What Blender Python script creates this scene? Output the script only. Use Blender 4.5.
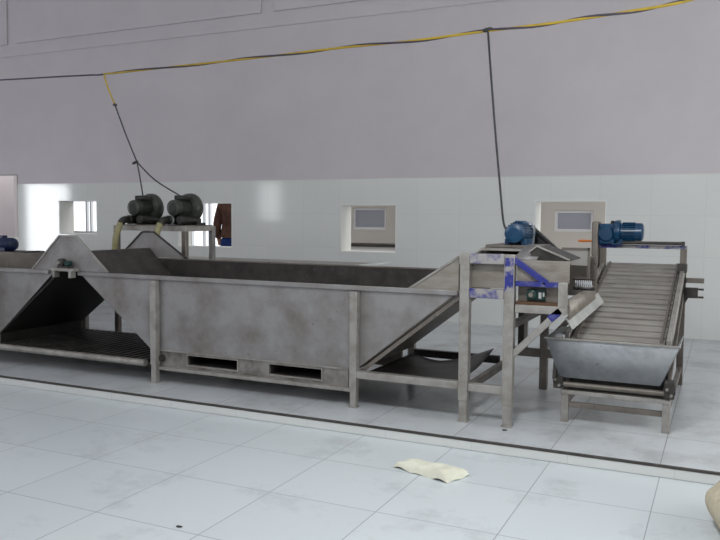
import bpy, bmesh, math, random
from mathutils import Vector, Matrix

# ------------------------------------------------------------------ setup
S = 0.846          # layout unit -> metres (floor tiles are 0.6 m)
SC = bpy.context.scene
COL = SC.collection
for o in list(bpy.data.objects):
    bpy.data.objects.remove(o)

# camera
cam = bpy.data.cameras.new('camera')
cam.sensor_width = 36.0
cam.lens = 769.0 / 720.0 * 36.0
cam.clip_start = 0.05
cam_o = bpy.data.objects.new('camera', cam)
COL.objects.link(cam_o)
_y, _p, _r = math.radians(25.3), math.radians(3.94), math.radians(0.46)
_f = Vector((-math.sin(_y)*math.cos(_p), math.cos(_y)*math.cos(_p), -math.sin(_p)))
_rt = Vector((math.cos(_y), math.sin(_y), 0))
_up = _rt.cross(_f)
_R = math.cos(_r)*_rt + math.sin(_r)*_up
_U = -math.sin(_r)*_rt + math.cos(_r)*_up
m = Matrix((( _R.x, _U.x, -_f.x, 0), (_R.y, _U.y, -_f.y, 0), (_R.z, _U.z, -_f.z, 1.6*S), (0, 0, 0, 1)))
cam_o.matrix_world = m
SC.camera = cam_o

# view
SC.view_settings.view_transform = 'Standard'
SC.view_settings.look = 'None'
SC.view_settings.gamma = 1.0
SC.view_settings.exposure = 0.0
SC.view_settings.use_curve_mapping = False

# world : bright overcast sky outside the windows
w = bpy.data.worlds.new('overcast_sky')
SC.world = w
w.use_nodes = True
w.node_tree.nodes['Background'].inputs[0].default_value = (0.93, 0.97, 1.0, 1)
w.node_tree.nodes['Background'].inputs[1].default_value = 1.6

def area(name, loc, rot, sx, sy, radiance, col):
    l = bpy.data.lights.new(name, 'AREA')
    l.shape = 'RECTANGLE'
    l.size, l.size_y = sx*S, sy*S
    l.energy = radiance * math.pi * sx*S * sy*S
    l.color = col
    o = bpy.data.objects.new(name, l)
    o.location = Vector(loc)*S
    o.rotation_euler = rot
    COL.objects.link(o)
    return o
R = math.radians
# daylight through the windows of the front wall (behind the camera) and of the left wall
area('daylight_front_high', (-3.0, -3.85, 4.4), (R(90), 0, 0), 5.0, 2.4, 0.25, (1.0, 1.0, 0.95))
area('daylight_front_wide', (-10.0, -3.85, 4.4), (R(90), 0, 0), 6.0, 2.4, 2.3, (0.97, 0.94, 1.0))
area('daylight_front_tall', (-16.45, -3.85, 2.2), (R(90), 0, 0), 1.0, 1.5, 4.0, (0.93, 0.97, 1.0))
area('daylight_left_door', (-19.85, 4.1, 1.35), (R(90), 0, R(-90)), 1.7, 2.5, 14.0, (0.93, 0.97, 1.0))
area('right_fill_light', (3.85, 6.2, 2.4), (R(90), 0, R(90)), 5.6, 3.0, 2.0, (0.97, 1.0, 0.95))  # added unseen light from the right, brightens the floor by the back wall
# added unseen point light brightening the lower floor, no fixture modelled
lamp = bpy.data.lights.new('floor_fill_light', 'POINT')
lamp.energy = 165
lamp.shadow_soft_size = 0.22
lamp.color = (0.96, 1.0, 1.0)
lamp_o = bpy.data.objects.new('floor_fill_light', lamp)
lamp_o.location = Vector((-1.15, 3.2, 3.25))*S
COL.objects.link(lamp_o)
# added fill light under the ceiling of the adjoining room, no fixture there
area('next_room_fill', (-9.0, 12.3, 3.05), (0, 0, 0), 21.0, 1.0, 2.2, (1.0, 1.0, 0.96))

area('next_room_side_fill', (3.85, 13.4, 1.8), (R(90), 0, R(90)), 2.6, 1.8, 6.0, (1.0, 1.0, 0.98))  # added side light brightening the left reveals, no window behind it

# ------------------------------------------------------------------ materials
def mat(name, col, rough=0.5, metal=0.0, spec=0.5):
    m = bpy.data.materials.new(name)
    m.use_nodes = True
    b = m.node_tree.nodes['Principled BSDF']
    b.inputs['Base Color'].default_value = (*col, 1)
    b.inputs['Roughness'].default_value = rough
    b.inputs['Metallic'].default_value = metal
    b.inputs['Specular IOR Level'].default_value = spec
    return m

def N(m, t, **kw):
    n = m.node_tree.nodes.new(t)
    for k, v in kw.items():
        setattr(n, k, v)
    return n

def L(m, a, b):
    m.node_tree.links.new(a, b)

def noisy(name, c1, c2, scale=6.0, rough=0.5, metal=0.0, spec=0.5, stretch=(1, 1, 1), detail=6, lo=0.35, hi=0.68,
          bump=0.0, rough2=None, speck=None, speck_scale=60, speck_lo=0.66):
    """two-tone worn surface driven by noise in object space"""
    m = mat(name, c1, rough, metal, spec)
    b = m.node_tree.nodes['Principled BSDF']
    tc = N(m, 'ShaderNodeTexCoord')
    mp = N(m, 'ShaderNodeMapping')
    mp.inputs['Scale'].default_value = stretch
    L(m, tc.outputs['Object'], mp.inputs['Vector'])
    nz = N(m, 'ShaderNodeTexNoise')
    nz.inputs['Scale'].default_value = scale
    nz.inputs['Detail'].default_value = detail
    nz.inputs['Roughness'].default_value = 0.62
    L(m, mp.outputs['Vector'], nz.inputs['Vector'])
    cr = N(m, 'ShaderNodeValToRGB')
    cr.color_ramp.elements[0].position = lo
    cr.color_ramp.elements[1].position = hi
    cr.color_ramp.elements[0].color = (*c1, 1)
    cr.color_ramp.elements[1].color = (*c2, 1)
    L(m, nz.outputs['Fac'], cr.inputs['Fac'])
    out = cr.outputs['Color']
    if speck:
        n2 = N(m, 'ShaderNodeTexNoise')
        n2.inputs['Scale'].default_value = speck_scale
        n2.inputs['Detail'].default_value = 3
        L(m, mp.outputs['Vector'], n2.inputs['Vector'])
        r2 = N(m, 'ShaderNodeValToRGB')
        r2.color_ramp.elements[0].position = speck_lo
        r2.color_ramp.elements[1].position = speck_lo + 0.06
        L(m, n2.outputs['Fac'], r2.inputs['Fac'])
        mx = N(m, 'ShaderNodeMix', data_type='RGBA')
        L(m, r2.outputs['Color'], mx.inputs['Factor'])
        L(m, out, mx.inputs['A'])
        mx.inputs['B'].default_value = (*speck, 1)
        out = mx.outputs['Result']
    L(m, out, b.inputs['Base Color'])
    if rough2 is not None:
        mr = N(m, 'ShaderNodeMapRange')
        mr.inputs['To Min'].default_value = rough
        mr.inputs['To Max'].default_value = rough2
        L(m, nz.outputs['Fac'], mr.inputs['Value'])
        L(m, mr.outputs['Result'], b.inputs['Roughness'])
    if bump:
        bp = N(m, 'ShaderNodeBump')
        bp.inputs['Strength'].default_value = bump
        bp.inputs['Distance'].default_value = 0.01
        L(m, nz.outputs['Fac'], bp.inputs['Height'])
        L(m, bp.outputs['Normal'], b.inputs['Normal'])
    return m

def tile_nodes(m, plane, tw, th, ox, oy, c1, c2, grout, mort=0.003, offset=0.0, dirt=None, dirt_lo=0.58):
    """ceramic tiles: brick texture in metres laid in the given plane ('xy' or 'xz')"""
    b = m.node_tree.nodes['Principled BSDF']
    tc = N(m, 'ShaderNodeTexCoord')
    sp = N(m, 'ShaderNodeSeparateXYZ')
    L(m, tc.outputs['Object'], sp.inputs[0])
    ax = N(m, 'ShaderNodeMath', operation='ADD')
    ay = N(m, 'ShaderNodeMath', operation='ADD')
    L(m, sp.outputs['X' if plane[0] == 'x' else 'Y'], ax.inputs[0])
    L(m, sp.outputs['Y' if plane[1] == 'y' else 'Z'], ay.inputs[0])
    ax.inputs[1].default_value = -ox + 100*tw
    ay.inputs[1].default_value = -oy + 100*th
    cb = N(m, 'ShaderNodeCombineXYZ')
    L(m, ax.outputs[0], cb.inputs[0])
    L(m, ay.outputs[0], cb.inputs[1])
    br = N(m, 'ShaderNodeTexBrick')
    br.offset = offset
    br.inputs['Scale'].default_value = 1.0
    br.inputs['Brick Width'].default_value = tw
    br.inputs['Row Height'].default_value = th
    br.inputs['Mortar Size'].default_value = mort
    br.inputs['Mortar Smooth'].default_value = 0.2
    br.inputs['Color1'].default_value = (*c1, 1)
    br.inputs['Color2'].default_value = (*c2, 1)
    br.inputs['Mortar'].default_value = (*grout, 1)
    L(m, cb.outputs[0], br.inputs['Vector'])
    out = br.outputs['Color']
    if dirt:
        nz = N(m, 'ShaderNodeTexNoise')
        nz.inputs['Scale'].default_value = 2.0
        nz.inputs['Detail'].default_value = 9
        nz.inputs['Roughness'].default_value = 0.72
        L(m, tc.outputs['Object'], nz.inputs['Vector'])
        r = N(m, 'ShaderNodeValToRGB')
        r.color_ramp.elements[0].position = dirt_lo
        r.color_ramp.elements[1].position = dirt_lo + 0.2
        r.color_ramp.elements[1].color = (0.6, 0.6, 0.6, 1)
        L(m, nz.outputs['Fac'], r.inputs['Fac'])
        mx = N(m, 'ShaderNodeMix', data_type='RGBA')
        L(m, r.outputs['Color'], mx.inputs['Factor'])
        L(m, out, mx.inputs['A'])
        mx.inputs['B'].default_value = (*dirt, 1)
        out = mx.outputs['Result']
        mr = N(m, 'ShaderNodeMapRange')
        mr.inputs['To Min'].default_value = b.inputs['Roughness'].default_value
        mr.inputs['To Max'].default_value = b.inputs['Roughness'].default_value + 0.25
        L(m, nz.outputs['Fac'], mr.inputs['Value'])
        L(m, mr.outputs['Result'], b.inputs['Roughness'])
    L(m, out, b.inputs['Base Color'])
    return m

M = {}
M['floor'] = tile_nodes(mat('white_floor_tile', (0.7, 0.7, 0.7), 0.22), 'xy', 0.6, 0.6, -1.033*S, 4.63*S,
                        (0.66, 0.70, 0.725), (0.63, 0.67, 0.70), (0.33, 0.34, 0.36), 0.0028, 0.0, (0.37, 0.38, 0.40), 0.53)
M['raised'] = tile_nodes(mat('raised_floor_tile', (0.6, 0.6, 0.6), 0.2), 'xy', 0.6, 0.6, -1.033*S, 5.30*S,
                         (0.60, 0.62, 0.64), (0.56, 0.58, 0.61), (0.24, 0.24, 0.25), 0.003, 0.0, (0.30, 0.29, 0.29), 0.47)
M['tile'] = tile_nodes(mat('white_wall_tile', (0.75, 0.75, 0.75), 0.08), 'xz', 0.68*S, 0.55*S, -6.354*S, 0.0,
                       (0.72, 0.725, 0.705), (0.705, 0.71, 0.695), (0.60, 0.60, 0.59), 0.0018)
def paint(name, c1, c2, rough=0.42):
    return noisy(name, c1, c2, 1.3, rough, 0, 0.35, detail=8, lo=0.3, hi=0.72, bump=0.12)
M['paint'] = paint('pale_lilac_wall_paint', (0.60, 0.555, 0.58), (0.55, 0.51, 0.535))
M['paint2'] = paint('grey_wall_paint', (0.55, 0.53, 0.56), (0.5, 0.49, 0.52))
M['white'] = paint('white_wall_paint', (0.80, 0.80, 0.78), (0.75, 0.75, 0.73), 0.6)
M['ceil'] = paint('white_ceiling_paint', (0.8, 0.8, 0.8), (0.76, 0.76, 0.77), 0.7)
M['nosing'] = noisy('dark_edge_strip', (0.045, 0.04, 0.037), (0.08, 0.07, 0.06), 20, 0.6)
M['beige'] = paint('beige_wall_paint', (0.60, 0.57, 0.53), (0.55, 0.53, 0.49), 0.6)
M['frame_white'] = mat('white_window_frame', (0.75, 0.76, 0.78), 0.4)
M['glass_grey'] = mat('grey_window_film', (0.36, 0.38, 0.44), 0.3)

M['steel'] = noisy('weathered_stainless_steel', (0.345, 0.335, 0.335), (0.20, 0.175, 0.155), 3.6, 0.42, 0.55, 0.5,
                   detail=10, lo=0.4, hi=0.75, bump=0.04, rough2=0.6, speck=(0.17, 0.14, 0.12), speck_scale=22, speck_lo=0.70)
M['steel_light'] = noisy('bare_steel_section', (0.40, 0.38, 0.355), (0.24, 0.215, 0.185), 9, 0.42, 0.45, 0.5, lo=0.4, hi=0.75,
                         speck=(0.22, 0.18, 0.14), speck_scale=40, speck_lo=0.70)
M['steel_dirty'] = noisy('stained_steel', (0.25, 0.222, 0.195), (0.14, 0.12, 0.105), 5, 0.5, 0.45, 0.4, detail=10, lo=0.3, hi=0.7,
                         speck=(0.07, 0.06, 0.05), speck_scale=30, speck_lo=0.66)
M['steel_tan'] = noisy('tan_stained_steel', (0.34, 0.31, 0.275), (0.22, 0.19, 0.16), 5, 0.5, 0.4, 0.4, detail=10, stretch=(1, 1, 3))
M['shade_black'] = noisy('shade_blackened_steel', (0.028, 0.025, 0.023), (0.014, 0.013, 0.012), 5, 0.55, 0.0, 0.3, detail=10)  # near-black base colour holds the shade under the left tank
M['steel_grime'] = noisy('grimy_steel_skirt', (0.33, 0.315, 0.295), (0.12, 0.10, 0.085), 6, 0.5, 0.45, 0.4, detail=10, lo=0.42, hi=0.7)
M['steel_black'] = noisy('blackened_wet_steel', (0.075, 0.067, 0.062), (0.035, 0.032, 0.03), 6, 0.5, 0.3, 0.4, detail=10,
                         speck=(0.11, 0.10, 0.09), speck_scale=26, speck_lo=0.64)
M['rack'] = noisy('dark_rack_steel', (0.075, 0.07, 0.065), (0.032, 0.03, 0.028), 8, 0.5, 0.4)
M['zinc'] = noisy('dull_galvanised_sheet', (0.44, 0.46, 0.48), (0.32, 0.335, 0.355), 14, 0.5, 0.4, 0.5, detail=8, lo=0.35, hi=0.7,
                  speck=(0.22, 0.22, 0.24), speck_scale=30, speck_lo=0.68)
M['belt'] = noisy('worn_belt_slats', (0.44, 0.41, 0.375), (0.29, 0.265, 0.24), 12, 0.5, 0.35, 0.4, stretch=(0.25, 1, 1), detail=8)
M['gap'] = noisy('belt_carrier', (0.06, 0.055, 0.05), (0.035, 0.03, 0.03), 12, 0.7)
M['rust'] = noisy('rusty_lip', (0.13, 0.065, 0.03), (0.08, 0.045, 0.03), 18, 0.7)
M['blue'] = noisy('scratched_blue_paint', (0.02, 0.026, 0.21), (0.24, 0.23, 0.27), 11, 0.45, 0.0, 0.5, detail=8, lo=0.55, hi=0.72)
M['blue_worn'] = noisy('worn_blue_paint', (0.025, 0.03, 0.22), (0.33, 0.31, 0.305), 9, 0.45, 0.0, 0.5, detail=8, lo=0.40, hi=0.54)
M['blue_worn2'] = noisy('half_worn_blue_paint', (0.022, 0.028, 0.21), (0.31, 0.29, 0.29), 13, 0.45, 0.0, 0.5, detail=8, lo=0.50, hi=0.6)
M['motor'] = noisy('motor_blue_enamel', (0.002, 0.034, 0.09), (0.004, 0.06, 0.14), 16, 0.28, 0.0, 0.6)
M['navy'] = noisy('navy_enamel', (0.004, 0.012, 0.05), (0.008, 0.02, 0.085), 16, 0.35, 0.0, 0.5)
M['blower'] = noisy('grey_green_cast_enamel', (0.055, 0.062, 0.048), (0.03, 0.033, 0.028), 14, 0.42, 0.1, 0.5)
M['blower_dark'] = noisy('oily_cast_metal', (0.032, 0.032, 0.027), (0.018, 0.018, 0.016), 14, 0.4, 0.2, 0.5)
M['hose'] = noisy('yellowed_hose', (0.36, 0.33, 0.17), (0.27, 0.24, 0.13), 20, 0.5, 0, 0.4)
M['black'] = noisy('black_rubber', (0.018, 0.018, 0.02), (0.03, 0.03, 0.032), 20, 0.5)
M['yellow'] = noisy('yellow_cable_sheath', (0.55, 0.38, 0.02), (0.40, 0.27, 0.03), 9, 0.45)
M['purple'] = noisy('dark_violet_cable', (0.06, 0.045, 0.075), (0.035, 0.03, 0.045), 12, 0.5)
M['green'] = noisy('green_bearing_enamel', (0.01, 0.055, 0.045), (0.014, 0.03, 0.028), 30, 0.4)
M['chrome'] = mat('bright_metal', (0.75, 0.75, 0.76), 0.25, 0.9)
M['plate'] = mat('pale_label_plate', (0.72, 0.73, 0.72), 0.4)
M['plate_dull'] = noisy('dull_bright_sheet', (0.55, 0.55, 0.53), (0.42, 0.42, 0.40), 10, 0.4, 0.2)
M['orange'] = mat('orange_plastic', (0.75, 0.22, 0.03), 0.45)
M['cloth'] = noisy('cream_cloth', (0.80, 0.79, 0.66), (0.70, 0.68, 0.56), 10, 0.85, 0, 0.2, bump=0.3)
M['sack'] = noisy('tan_sackcloth', (0.56, 0.50, 0.38), (0.45, 0.39, 0.29), 30, 0.9, 0, 0.1, bump=0.5)
M['brown'] = noisy('brown_jacket_cloth', (0.105, 0.055, 0.04), (0.065, 0.036, 0.028), 12, 0.85, 0, 0.2, bump=0.3)
M['denim'] = noisy('blue_trouser_cloth', (0.02, 0.05, 0.20), (0.012, 0.03, 0.12), 14, 0.85, 0, 0.2)
M['skin'] = noisy('skin', (0.42, 0.24, 0.16), (0.36, 0.20, 0.13), 12, 0.55)
M['hair'] = mat('black_hair', (0.015, 0.012, 0.012), 0.55)

# perforated mesh sheet
def perforated():
    m = mat('perforated_screen', (0.3, 0.28, 0.26), 0.5, 0.4)
    b = m.node_tree.nodes['Principled BSDF']
    tc = N(m, 'ShaderNodeTexCoord')
    vo = N(m, 'ShaderNodeTexVoronoi')
    vo.inputs['Scale'].default_value = 75
    vo.inputs['Randomness'].default_value = 0.15
    L(m, tc.outputs['Object'], vo.inputs['Vector'])
    r = N(m, 'ShaderNodeValToRGB')
    r.color_ramp.elements[0].position = 0.30
    r.color_ramp.elements[1].position = 0.42
    r.color_ramp.elements[0].color = (0.03, 0.03, 0.03, 1)
    r.color_ramp.elements[1].color = (0.42, 0.40, 0.38, 1)
    L(m, vo.outputs['Distance'], r.inputs['Fac'])
    L(m, r.outputs['Color'], b.inputs['Base Color'])
    return m
M['mesh'] = perforated()

# ------------------------------------------------------------------ builders
class MB:
    """collects shapes given in layout units"""
    def __init__(s):
        s.bm = bmesh.new()
    def _add(s, vs, fs, smooth=False):
        v = [s.bm.verts.new(Vector(p)) for p in vs]
        for f in fs:
            try:
                fc = s.bm.faces.new([v[i] for i in f])
                fc.smooth = smooth
            except ValueError:
                pass
        return s
    def box(s, x0, x1, y0, y1, z0, z1):
        vs = [(x, y, z) for x in (x0, x1) for y in (y0, y1) for z in (z0, z1)]
        return s._add(vs, [(0, 1, 3, 2), (4, 6, 7, 5), (0, 4, 5, 1), (2, 3, 7, 6), (0, 2, 6, 4), (1, 5, 7, 3)])
    def prism(s, poly, axis, a, b):
        """poly: list of 2-D points; axis 'y' -> (x,z), 'x' -> (y,z), 'z' -> (x,y)"""
        def P(p, d):
            return {'y': (p[0], d, p[1]), 'x': (d, p[0], p[1]), 'z': (p[0], p[1], d)}[axis]
        n = len(poly)
        vs = [P(p, a) for p in poly] + [P(p, b) for p in poly]
        fs = [tuple(range(n)), tuple(range(2*n-1, n-1, -1))]
        fs += [(i, i+n, (i+1) % n + n, (i+1) % n) for i in range(n)]
        return s._add(vs, fs)
    def slab(s, p0, p1, y0, y1, t):
        """plate whose upper line runs p0->p1 in XZ, thickness t downwards-normal, spanning y0..y1"""
        d = Vector((p1[0]-p0[0], p1[1]-p0[1])).normalized()
        n = Vector((-d.y, d.x))
        if n.y > 0: n = -n
        q0 = (p0[0]+n.x*t, p0[1]+n.y*t); q1 = (p1[0]+n.x*t, p1[1]+n.y*t)
        return s.prism([p0, p1, q1, q0], 'y', y0, y1)
    def bar(s, p, q, w, h=None, up=(0, 0, 1)):
        """square section between two points"""
        h = h or w
        p, q = Vector(p), Vector(q)
        d = (q-p).normalized()
        u = Vector(up)
        if abs(d.dot(u)) > 0.97: u = Vector((0, 1, 0))
        r = d.cross(u).normalized()
        u = r.cross(d).normalized()
        vs = []
        for c in (p, q):
            for a, b in ((-1, -1), (1, -1), (1, 1), (-1, 1)):
                vs.append(c + r*a*w/2 + u*b*h/2)
        return s._add(vs, [(3, 2, 1, 0), (4, 5, 6, 7), (0, 1, 5, 4), (1, 2, 6, 5), (2, 3, 7, 6), (3, 0, 4, 7)])
    def lathe(s, base, axis, prof, n=28, smooth=True):
        """prof: list of (distance along axis, radius)"""
        base, a = Vector(base), Vector(axis).normalized()
        u = a.orthogonal().normalized(); v = a.cross(u)
        vs, fs = [], []
        for (d, r) in prof:
            for k in range(n):
                t = 2*math.pi*k/n
                vs.append(base + a*d + (u*math.cos(t)+v*math.sin(t))*r)
        for i in range(len(prof)-1):
            for k in range(n):
                k2 = (k+1) % n
                fs.append((i*n+k, i*n+k2, (i+1)*n+k2, (i+1)*n+k))
        s._add(vs, fs, smooth)
        s._add([vs[k] for k in range(n)], [tuple(range(n-1, -1, -1))])
        m_ = (len(prof)-1)*n
        s._add([vs[m_+k] for k in range(n)], [tuple(range(n))])
        return s
    def cyl(s, p, q, r, n=20):
        p, q = Vector(p), Vector(q)
        return s.lathe(p, q-p, [(0, r), ((q-p).length, r)], n)
    def tube(s, pts, r, n=10, rib=None):
        pts = [Vector(p) for p in pts]
        vs, fs = [], []
        u = None
        for i, p in enumerate(pts):
            d = (pts[min(i+1, len(pts)-1)] - pts[max(i-1, 0)]).normalized()
            if u is None: u = d.orthogonal().normalized()
            u = (u - d*u.dot(d)).normalized()
            v = d.cross(u)
            rr = r * (1 + (rib if rib and i % 2 else 0))
            for k in range(n):
                t = 2*math.pi*k/n
                vs.append(p + (u*math.cos(t)+v*math.sin(t))*rr)
        for i in range(len(pts)-1):
            for k in range(n):
                k2 = (k+1) % n
                fs.append((i*n+k, i*n+k2, (i+1)*n+k2, (i+1)*n+k))
        fs.append(tuple(range(n-1, -1, -1)))
        fs.append(tuple(range((len(pts)-1)*n, len(pts)*n)))
        return s._add(vs, fs, True)
    def build(s, name, material, parent=None, bevel=0.0, label=None, base=None):
        bm = s.bm
        bmesh.ops.recalc_face_normals(bm, faces=bm.faces)
        off = Vector((0, 0, 0))
        root = parent
        while root is not None:
            off += Vector(root.location)
            root = root.parent
        if parent is None and base is not None:
            off = Vector(base)*S
        bmesh.ops.transform(bm, matrix=Matrix.Translation(-off) @ Matrix.Scale(S, 4), verts=bm.verts)
        me = bpy.data.meshes.new(name)
        bm.to_mesh(me); bm.free()
        o = bpy.data.objects.new(name, me)
        me.set_sharp_from_angle(angle=R(38))
        me.materials.append(M[material] if isinstance(material, str) else material)
        COL.objects.link(o)
        if parent is not None: o.parent = parent
        elif base is not None: o.location = off
        if bevel:
            b = o.modifiers.new('bevel', 'BEVEL')
            b.width = bevel; b.segments = 2; b.limit_method = 'ANGLE'; b.angle_limit = R(40)
        if label: o['label'] = label
        return o

def spline(pts, n=8):
    """Catmull-Rom through pts"""
    P = [Vector(p) for p in pts]
    out = []
    for i in range(len(P)-1):
        p0 = P[max(i-1, 0)]; p1 = P[i]; p2 = P[i+1]; p3 = P[min(i+2, len(P)-1)]
        for k in range(n):
            t = k/n
            out.append(0.5*((2*p1) + (-p0+p2)*t + (2*p0-5*p1+4*p2-p3)*t*t + (-p0+3*p1-3*p2+p3)*t**3))
    out.append(P[-1])
    return out

def tag(o, label, cat, group=None):
    o['label'] = label; o['category'] = cat
    if group: o['group'] = group
    return o

def thing(name, label, cat, base, group=None):
    o = bpy.data.objects.new(name, None)
    o.empty_display_size = 0.1
    o.location = Vector(base)*S
    COL.objects.link(o)
    return tag(o, label, cat, group)

def struct(o):
    o['kind'] = 'structure'
    return o

def dup(root, delta, label):
    r = root.copy(); COL.objects.link(r)
    r.location = root.location + Vector(delta)*S
    r['label'] = label
    for ch in list(root.children):
        c = ch.copy(); COL.objects.link(c); c.parent = r
        for g in list(ch.children):
            d = g.copy(); COL.objects.link(d); d.parent = c
    return r

# ------------------------------------------------------------------ room shell
WY = 11.2          # face of the back wall
XL, XR, YF, ZC = -20.0, 4.0, -4.0, 6.6
struct(MB().box(XL, XR, YF, 5.30, -0.22, -0.08).build('floor', 'floor'))
struct(MB().box(XL, XR, 5.305, WY+0.36, -0.22, 0.0).build('floor_raised', 'raised'))
struct(MB().box(XL, XR, 5.285, 5.306, -0.078, -0.014).build('trim_1', 'tile', bevel=0.002))
struct(MB().box(XL, XR, 5.282, 5.308, -0.012, 0.002).build('trim_2', 'nosing'))
struct(MB().box(XL, XR, YF, WY+0.36, ZC, ZC+0.2).build('ceiling', 'ceil'))

def wall_with_holes(holes, x0, x1, z0, z1, y0, y1):
    """wall in XZ with rectangular through holes, as one mesh of blocks"""
    xs = sorted({x0, x1, *[h[0] for h in holes], *[h[1] for h in holes]})
    zs = sorted({z0, z1, *[h[2] for h in holes], *[h[3] for h in holes]})
    xs = [x for x in xs if x0 <= x <= x1]; zs = [z for z in zs if z0 <= z <= z1]
    b = MB(); bm = b.bm
    solid = {}
    for i in range(len(xs)-1):
        for j in range(len(zs)-1):
            cx, cz = (xs[i]+xs[i+1])/2, (zs[j]+zs[j+1])/2
            solid[i, j] = not any(h[0] < cx < h[1] and h[2] < cz < h[3] for h in holes)
    V = {}
    def v(i, j, y):
        k = (i, j, y)
        if k not in V: V[k] = bm.verts.new((xs[i], y, zs[j]))
        return V[k]
    for (i, j), s_ in solid.items():
        if not s_: continue
        bm.faces.new([v(i, j, y0), v(i+1, j, y0), v(i+1, j+1, y0), v(i, j+1, y0)])
        bm.faces.new([v(i, j, y1), v(i, j+1, y1), v(i+1, j+1, y1), v(i+1, j, y1)])
        if not solid.get((i-1, j)): bm.faces.new([v(i, j, y0), v(i, j+1, y0), v(i, j+1, y1), v(i, j, y1)])
        if not solid.get((i+1, j)): bm.faces.new([v(i+1, j, y0), v(i+1, j, y1), v(i+1, j+1, y1), v(i+1, j+1, y0)])
        if not solid.get((i, j-1)): bm.faces.new([v(i, j, y0), v(i, j, y1), v(i+1, j, y1), v(i+1, j, y0)])
        if not solid.get((i, j+1)): bm.faces.new([v(i, j+1, y0), v(i+1, j+1, y0), v(i+1, j+1, y1), v(i, j+1, y1)])
    return b

OPEN = [(-11.86, -10.88, 1.22, 1.875), (-8.95, -7.77, 1.04, 1.835), (-5.65, -4.67, 1.03, 1.80), (-2.50, -1.50, 1.06, 1.855)]
DOOR = (-15.6, -13.0, 0.0, 2.41)
ZT = 2.21
struct(wall_with_holes(OPEN + [DOOR], XL, XR, 0.0, ZC, WY+0.012, WY+0.36).build('wall_back', 'paint'))
struct(wall_with_holes(OPEN + [DOOR], XL, XR, 0.0, ZT, WY, WY+0.012).build('wall_back_tiles', 'tile'))
for i, (a, b_, c, d) in enumerate(OPEN):    # painted reveal lining of every opening
    t = 0.012
    q = MB()
    q.box(a, a+t, WY-0.004, WY+0.365, c, d).box(b_-t, b_, WY-0.004, WY+0.365, c, d)
    q.box(a+t, b_-t, WY-0.004, WY+0.365, d-t, d).box(a+t, b_-t, WY-0.004, WY+0.365, c, c+t)
    struct(q.build('window_%d' % (i+1), 'white'))
# raised panels and band high on the back wall
struct(MB().box(XL, XR, WY-0.012, WY+0.012, 4.76, ZC).build('trim_3', 'paint'))
for i, (a, b_) in enumerate(((-19.6, -13.15), (-12.89, -7.15), (-6.9, -1.2), (-0.95, 3.8))):
    struct(MB().box(a, b_, WY-0.05, WY-0.012, 5.0, 6.35).build('trim_%d' % (i+4), 'paint', bevel=0.004))
# left wall with a tall doorway, front wall with windows, right wall with a wide opening made for the added light
def side_wall(name, holes, y0, y1, xa, xb, mt):
    b = wall_with_holes(holes, y0, y1, -0.08, ZC, xa, xb)
    for v in b.bm.verts: v.co = Vector((v.co.y, v.co.x, v.co.z))
    return struct(b.build(name, mt))
side_wall('wall_left', [(3.25, 4.95, -0.08, 2.6)], YF, WY+0.36, XL-0.3, XL, 'paint2')
side_wall('wall_right', [(3.4, 9.0, 0.9, 3.9)], YF, WY+0.36, XR, XR+0.3, 'paint2')
struct(wall_with_holes([(-5.5, -0.5, 3.2, 5.6), (-13.0, -7.0, 3.2, 5.6), (-16.95, -15.95, 1.45, 2.95)], XL, XR, -0.08, ZC, YF-0.3, YF).build('wall_front', 'paint2'))

# adjoining room beyond the openings
Y2 = 15.2
struct(MB().box(XL, XR, WY+0.36, Y2+0.2, -0.2, 0.0).build('floor_beyond', 'raised'))
struct(MB().box(XL, XR, WY+0.36, Y2+0.2, 3.3, 3.4).build('ceiling_beyond', 'ceil'))
HOLES2 = [(-15.9, -13.15, 1.12, 2.6), (-11.8, -10.2, 0.6, 2.5), (-7.38, -6.58, 1.33, 1.80), (-3.0, -2.27, 1.35, 1.76)]
struct(wall_with_holes(HOLES2, XL, XR, 0.0, 3.3, Y2, Y2+0.2).build('wall_beyond', 'beige'))
struct(MB().box(XL-0.1, XL, WY+0.36, Y2+0.2, 0, 3.3).build('wall_beyond_left', 'white'))
struct(MB().box(XR, XR+0.1, WY+0.36, Y2+0.2, 0, 3.3).build('wall_beyond_right', 'white'))
# dark partition seen through the doorway at the far left
struct(MB().box(-19.0, -15.1, 12.9, 13.0, 1.07, 3.3).build('wall_partition', 'paint'))
struct(MB().box(-19.0, -15.1, 12.88, 13.02, 0.0, 1.07).build('wall_partition_dado', 'tile'))
k = 5
for (a, b_, c, d), mull in zip(HOLES2, ((0.263, 0.318), (0.25, 0.35), (), ())):
    t = 0.05
    q = MB().box(a, a+t, Y2+0.04, Y2+0.12, c, d).box(b_-t, b_, Y2+0.04, Y2+0.12, c, d)
    q.box(a+t, b_-t, Y2+0.04, Y2+0.12, d-t, d).box(a+t, b_-t, Y2+0.04, Y2+0.12, c, c+t)
    for f in mull:
        xm = a+(b_-a)*f
        q.box(xm-0.025, xm+0.025, Y2+0.04, Y2+0.12, c+t, d-t)
    struct(q.build('window_%d' % k, 'frame_white')); k += 1
for (a, b_, c, d) in HOLES2[2:]:
    struct(MB().box(a+0.05, b_-0.05, Y2+0.07, Y2+0.09, c+0.05, d-0.05).build('window_%d' % k, 'glass_grey')); k += 1

# ------------------------------------------------------------------ washing tanks
YA, YB = 5.80, 7.00           # front and rear faces of the tanks
ZR, ZRB = 1.0, 1.10           # front rim and rear rim heights

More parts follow.
